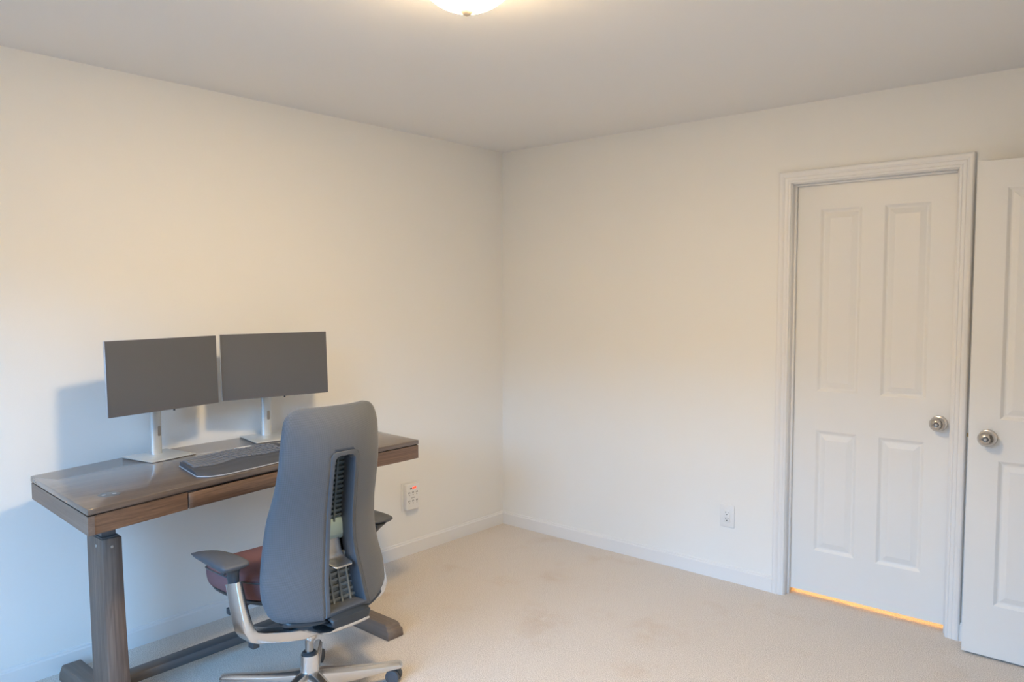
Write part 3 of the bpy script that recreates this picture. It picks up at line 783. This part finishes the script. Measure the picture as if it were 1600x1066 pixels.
# lumbar pad and its metal grip
bm = bmesh.new(); rings = []
for z, k in ((0.612, 0.0), (0.618, 0.6), (0.635, 1), (0.672, 1), (0.690, 0.6), (0.697, 0.0)):
    rings.append([(shell_x(0, z)+0.066-0.014*k-0.2*y*y, y, z) for y in np.linspace(-0.078, 0.078, 11)] + [(shell_x(0, z)+0.074-0.2*y*y, y, z) for y in np.linspace(0.078, -0.078, 11)])
loft(bm, rings); link('lumbar_pad', bm, M['lumbar'], C, smooth=True, angle=0.8)['label'] = 'pale teal lumbar pad inside the slot'
bm = bmesh.new()
prof = [(0.060, 0.625), (0.056, 0.580), (0.046, 0.555), (0.020, 0.545), (-0.006, 0.541), (-0.020, 0.536)]
def grip_sec(k, y): return [(shell_x(0, 0.58)+x, y*wk, z) for (x, z), wk in zip(prof, (0.85, 0.85, 0.95, 1, 0.98, 0.8))]
for a in [0]:
    R1 = [[(shell_x(0, 0.58)+x, y*wk, z) for y in np.linspace(-0.045, 0.045, 7)] for (x, z), wk in zip(prof, (0.85, 0.85, 0.95, 1, 0.98, 0.75))]
    loft(bm, R1, close=False, cap=False)
link('lumbar_grip', bm, M['alu'], C, smooth='all', solid=0.004, subsurf=1)['label'] = 'polished metal grip'
# lower cover (dark plastic chin) sweeping under the back
bm = bmesh.new(); rings = []
for (x, z, w_, h_) in ((-0.180, 0.388, 0.070, 0.006), (-0.215, 0.376, 0.080, 0.010), (-0.245, 0.371, 0.084, 0.013), (-0.262, 0.366, 0.084, 0.014),
                       (-0.262, 0.352, 0.082, 0.012), (-0.235, 0.345, 0.076, 0.010), (-0.170, 0.338, 0.068, 0.010), (-0.10, 0.325, 0.060, 0.012), (-0.02, 0.310, 0.055, 0.015)):
    rings.append((x, z, w_, h_))
R1 = []
for i, (x, z, w_, h_) in enumerate(rings):
    a = Vector((rings[min(i+1, len(rings)-1)][0]-rings[max(i-1, 0)][0], 0, rings[min(i+1, len(rings)-1)][1]-rings[max(i-1, 0)][1])).normalized()
    nrm = Vector((-a.z, 0, a.x))
    R1.append([Vector((x, 0, z)) + Vector((0, 1, 0))*c_*w_ + nrm*s_*h_ for c_, s_ in [(math.copysign(abs(math.cos(t))**0.6, math.cos(t)), math.copysign(abs(math.sin(t))**0.8, math.sin(t))) for t in np.linspace(0, 2*PI, 20, endpoint=False)]])
loft(bm, R1); link('lower_cover', bm, M['plastic_dark'], C, smooth=True, angle=0.8)
bm = bmesh.new(); R1 = []
for x, z, w_, h_ in ((-0.266, 0.340, 0.078, 0.003), (-0.256, 0.331, 0.086, 0.007), (-0.20, 0.312, 0.090, 0.010), (-0.12, 0.290, 0.078, 0.013), (-0.03, 0.266, 0.050, 0.018), (0.012, 0.256, 0.034, 0.020)):
    R1.append([(x, a*w_, z+b*h_) for a, b in rrect(2, 2, 0.8, 4)])
loft(bm, R1); link('back_bracket', bm, M['alu'], C, smooth=True, angle=0.9)['label'] = 'polished metal bracket under the back'
# tilt mechanism housing beneath the seat
bm = bmesh.new(); R1 = []
for x, w_, z0, z1 in ((-0.11, 0.060, 0.285, 0.355), (-0.06, 0.085, 0.268, 0.365), (0.02, 0.090, 0.255, 0.370), (0.12, 0.085, 0.270, 0.372), (0.20, 0.070, 0.310, 0.372)):
    R1.append([(x, a*w_, (z0+z1)/2+b*(z1-z0)/2) for a, b in rrect(2, 2, 0.5, 3)])
loft(bm, R1); link('tilt_mechanism', bm, M['plastic_dark'], C, smooth=True, angle=0.8)
# dark underside of the back, from rim to rim
bm = bmesh.new(); R1 = []
for y in np.linspace(0.075, 0.205, 9):
    u = abs(y)/0.205; zc = 0.372-0.012*(1-u**2); xc = -(0.150+0.060*(1-u**2.2))
    R1.append([(xc+a*0.030, y, zc+b*0.014) for a, b in circ(1, 10)])
bm.free()
for s_ in (1, -1):
    bm = bmesh.new(); loft(bm, [[(x, y*s_, z) for x, y, z in r] for r in R1])
    link('lower_rim', bm, M['plastic_dark'], C, smooth='all')
# polished cross frame with upright arm posts, one continuous casting
sec = rrect(1, 1, 0.13, 3)
def arm_frame(s):
    bm = bmesh.new()
    P = [(-0.012, 0.0, 0.248, 0.056, 0.046), (-0.022, 0.05, 0.252, 0.056, 0.044), (-0.032, 0.12, 0.270, 0.058, 0.042), (-0.040, 0.20, 0.297, 0.066, 0.042),
         (-0.046, 0.250, 0.316, 0.078, 0.043), (-0.048, 0.278, 0.331, 0.086, 0.044), (-0.046, 0.291, 0.352, 0.088, 0.038), (-0.036, 0.296, 0.385, 0.086, 0.033), (-0.018, 0.298, 0.435, 0.081, 0.030), (0.004, 0.299, 0.505, 0.076, 0.028)]
    rings = []
    for i, (x, y, z, wd, th) in enumerate(P):
        a = P[max(i-1, 0)]; b = P[min(i+1, len(P)-1)]
        t = Vector((b[0]-a[0], b[1]-a[1], b[2]-a[2])).normalized()
        X_ = Vector((1, 0, 0)); X_ = (X_ - t*X_.dot(t)).normalized(); N_ = t.cross(X_)
        rings.append([((p := Vector((x, y, z)) + X_*u*wd + N_*v*th).x, p.y*s, p.z) for u, v in sec])
    loft(bm, rings)
    return link('arm_frame', bm, M['alu'], C, smooth=True, angle=0.75)
for s in (1, -1): arm_frame(s)
bm = bmesh.new(); R1 = [[(-0.006+a*r_, b*r_, z) for a, b in circ(1, 20)] for r_, z in ((0.022, 0.205), (0.028, 0.215), (0.031, 0.235), (0.032, 0.265), (0.027, 0.277))]
loft(bm, R1); link('column_collar', bm, M['alu'], C, smooth=True, angle=0.8)
# armrests
def armrest(s):
    bm = bmesh.new()
    R1 = []
    for x, y, z, a_, b_ in ((0.006, 0.298, 0.495, 0.030, 0.012), (0.008, 0.299, 0.520, 0.030, 0.013), (0.004, 0.302, 0.545, 0.029, 0.014), (-0.004, 0.308, 0.565, 0.036, 0.020), (-0.006, 0.315, 0.582, 0.050, 0.032)):
        R1.append([(x+p*a_*2, (y+q*b_*2)*s, z) for p, q in rrect(1, 1, 0.35, 4)])
    loft(bm, R1); st = link('armrest_stem', bm, M['plastic_dark'], C, smooth=True, angle=0.8)
    bm = bmesh.new(); lathe(bm, [(0, 0), (0.010, 0), (0.010, 0.008), (0.007, 0.012), (0, 0.012)], 16, Matrix.Translation((0.010, (0.328)*s, 0.548)) @ Matrix.Rotation(-PI/2*s, 4, 'X'))
    link('adjust_button', bm, M['plastic_dark'], st, smooth=True)
    # pad: rounded plan, domed top, thick rear
    bm = bmesh.new(); plan = []
    L_ = [(-0.120, -0.040), (-0.122, 0.0), (-0.120, 0.050), (-0.112, 0.056), (-0.04, 0.056), (0.04, 0.054), (0.10, 0.050), (0.138, 0.044), (0.148, 0.030), (0.138, 0.008), (0.08, -0.028), (0.00, -0.044), (-0.08, -0.047), (-0.112, -0.046)]
    rings = []
    for k, dz, sc_ in ((0, -0.034, 0.30), (1, -0.028, 0.62), (2, -0.016, 0.90), (3, -0.004, 1.0), (4, 0.003, 0.99), (5, 0.009, 0.88), (6, 0.013, 0.60), (7, 0.0145, 0.25)):
        rings.append([((0.030 if s > 0 else 0.072)+x*sc_, (0.330+y*sc_)*s, 0.597+dz - 0.010*((x*sc_)/0.13)**2*(1 if x > 0 else 0.5) + (0.5 if dz < 0 else 0)*0.02*max(0, x*sc_)/0.13) for x, y in L_])
    loft(bm, rings); link('armrest_pad', bm, M['plastic_pad'], C, smooth='all', subsurf=1)
for s in (1, -1): armrest(s)
# seat cushion: waterfall front, rounded corners
bm = bmesh.new(); plan = []
def seat_plan(k):
    out = []
    for a in np.linspace(0, 2*PI, 48, endpoint=False):
        c_, s_ = math.cos(a), math.sin(a)
        px = math.copysign(abs(c_)**0.50, c_); py = math.copysign(abs(s_)**0.50, s_)
        w_ = 0.252 - 0.020*max(0, px)**3 - 0.03*max(0, -px)**2
        out.append((0.172+0.238*px*k, w_*py*k))
    return out
def seat_z(x, y, z):
    t = (x-0.165)/0.232
    return z + 0.4*max(0, z-0.40) - 0.026*max(0, t)**3 + 0.010*max(0, -t)**2 + 0.018*(abs(y)/0.25)**2*0.6
rings = []
for z, k in ((0.392, 0.90), (0.398, 0.955), (0.412, 0.985), (0.430, 1.0), (0.446, 0.995), (0.458, 0.965), (0.465, 0.90), (0.468, 0.75), (0.466, 0.5), (0.463, 0.25), (0.462, 0.05)):
    rings.append([(x, y, seat_z(x, y, z)) for x, y in seat_plan(k)])
loft(bm, rings); seat = link('seat', bm, M['seat_fabric'], C, smooth='all', subsurf=1); seat['label'] = 'maroon fabric seat'
bm = bmesh.new(); pth = [(x, y, seat_z(x, y, 0.447)) for x, y in seat_plan(1.0)]
pth.append(pth[0]); bar(bm, pth, circ(0.0028, 6)); link('piping', bm, M['plastic_pad'], seat, smooth='all')
bm = bmesh.new(); rings = []
for z, k in ((0.362, 0.70), (0.368, 0.80), (0.380, 0.90), (0.394, 0.93)):
    rings.append([(x, y, seat_z(x, y, z)) for x, y in seat_plan(k)])
loft(bm, rings); link('seat_pan', bm, M['plastic_dark'], C, smooth=True, angle=0.8)
# levers
def lever(x0, y0, z0, s, hook=True):
    bm = bmesh.new(); bar(bm, [(x0, y0*0.35, z0+0.02), (x0, y0*0.7, z0+0.010), (x0+0.005, y0, z0)], rrect(0.016, 0.010, 0.004, 2))
    a = Vector((x0+0.008, y0, z0)); box(bm, a.x-0.016, a.x+0.016, min(a.y-0.006, a.y+0.020), max(a.y-0.006, a.y+0.020), a.z-0.014, a.z+0.008)
    return link('lever', bm, M['plastic_dark'], C, bevel=0.002)
lever(0.100, 0.245, 0.365, 1); lever(-0.030, 0.235, 0.276, 1); lever(0.00, -0.245, 0.350, -1)
# the upper body was drawn slightly oversize: bring it to its true size on the column
FIT = Matrix.Translation((0, 0, 0.0465)) @ Matrix.Scale(0.969, 4)
done = set()
def fit(o):
    if o.data is not None and o.data.name not in done:
        done.add(o.data.name); o.data.transform(FIT)
    for ch in o.children: fit(ch)
for ch in list(C.children): fit(ch)
# gas column and five star base
bm = bmesh.new(); lathe(bm, [(0, 0.12), (0.0150, 0.12), (0.0150, 0.290), (0, 0.290)], 24); link('gas_column', bm, M['steel'], C, smooth=True)
bm = bmesh.new(); lathe(bm, [(0.0152, 0.180), (0.022, 0.180), (0.027, 0.186), (0.027, 0.193), (0.022, 0.198), (0.0152, 0.198)], 32, cap=False)
link('column_seal', bm, M['plastic_dark'], C, smooth=True)
bm = bmesh.new(); lathe(bm, [(0, 0.050), (0.038, 0.050), (0.039, 0.090), (0.0345, 0.118), (0.0325, 0.180), (0.031, 0.188), (0.025, 0.190), (0.0, 0.190)], 40)
hub = link('hub', bm, M['alu'], C, smooth=True, angle=0.5)
def base_leg(ang):
    bm = bmesh.new(); R1 = []
    for r_, zt, zb, w_ in ((0.020, 0.130, 0.060, 0.034), (0.05, 0.124, 0.058, 0.031), (0.12, 0.110, 0.058, 0.0255), (0.20, 0.099, 0.058, 0.022), (0.28, 0.090, 0.060, 0.020), (0.340, 0.085, 0.060, 0.0185), (0.354, 0.081, 0.062, 0.015)):
        R1.append([(r_, -w_, zb), (r_, -w_*0.95, zt-0.012), (r_, -w_*0.45, zt), (r_, w_*0.45, zt), (r_, w_*0.95, zt-0.012), (r_, w_, zb)])
    loft(bm, R1)
    for v in bm.verts: v.co = Matrix.Rotation(ang, 4, 'Z') @ v.co
    link('base_leg', bm, M['alu'], C, bevel=0.002, seg=2)
def caster(ang, swiv):
    c_ = Vector((0.334*math.cos(ang), 0.334*math.sin(ang), 0))
    off = Matrix.Rotation(swiv, 4, 'Z')
    mt = Matrix.Translation(c_) @ off
    bm = bmesh.new(); lathe(bm, [(0, 0.034), (0.0065, 0.034), (0.0065, 0.066), (0, 0.066)], 12, mt)
    bx = [(0.010+0.026*math.cos(a), 0.030+0.027*math.sin(a)) for a in np.linspace(-0.3, PI*0.95, 12)]
    R1 = [[mt @ Vector((x, y, z)) for x, z in bx] for y in (-0.0085, 0.0085)]
    loft(bm, R1)
    k = link('caster', bm, M['plastic_dark'], C, smooth=True, angle=0.7)
    for s in (-1, 1):
        bm = bmesh.new()
        lathe(bm, [(0, 0.010), (0.022, 0.010), (0.0272, 0.012), (0.0278, 0.020), (0.0265, 0.024), (0.018, 0.0255), (0.016, 0.0240), (0, 0.0245)], 28,
              mt @ Matrix.Translation((0.012, 0, 0.0279)) @ Matrix.Rotation(-PI/2*s, 4, 'X'))
        link('wheel', bm, M['plastic'], k, smooth=True, angle=0.6)
for k_ in range(5):
    wa = math.radians(68+72*k_)-PI      # world heading minus the chair's turn
    base_leg(wa); caster(wa, (0.5, 2.2, -0.8, 1.2, 2.9)[k_])
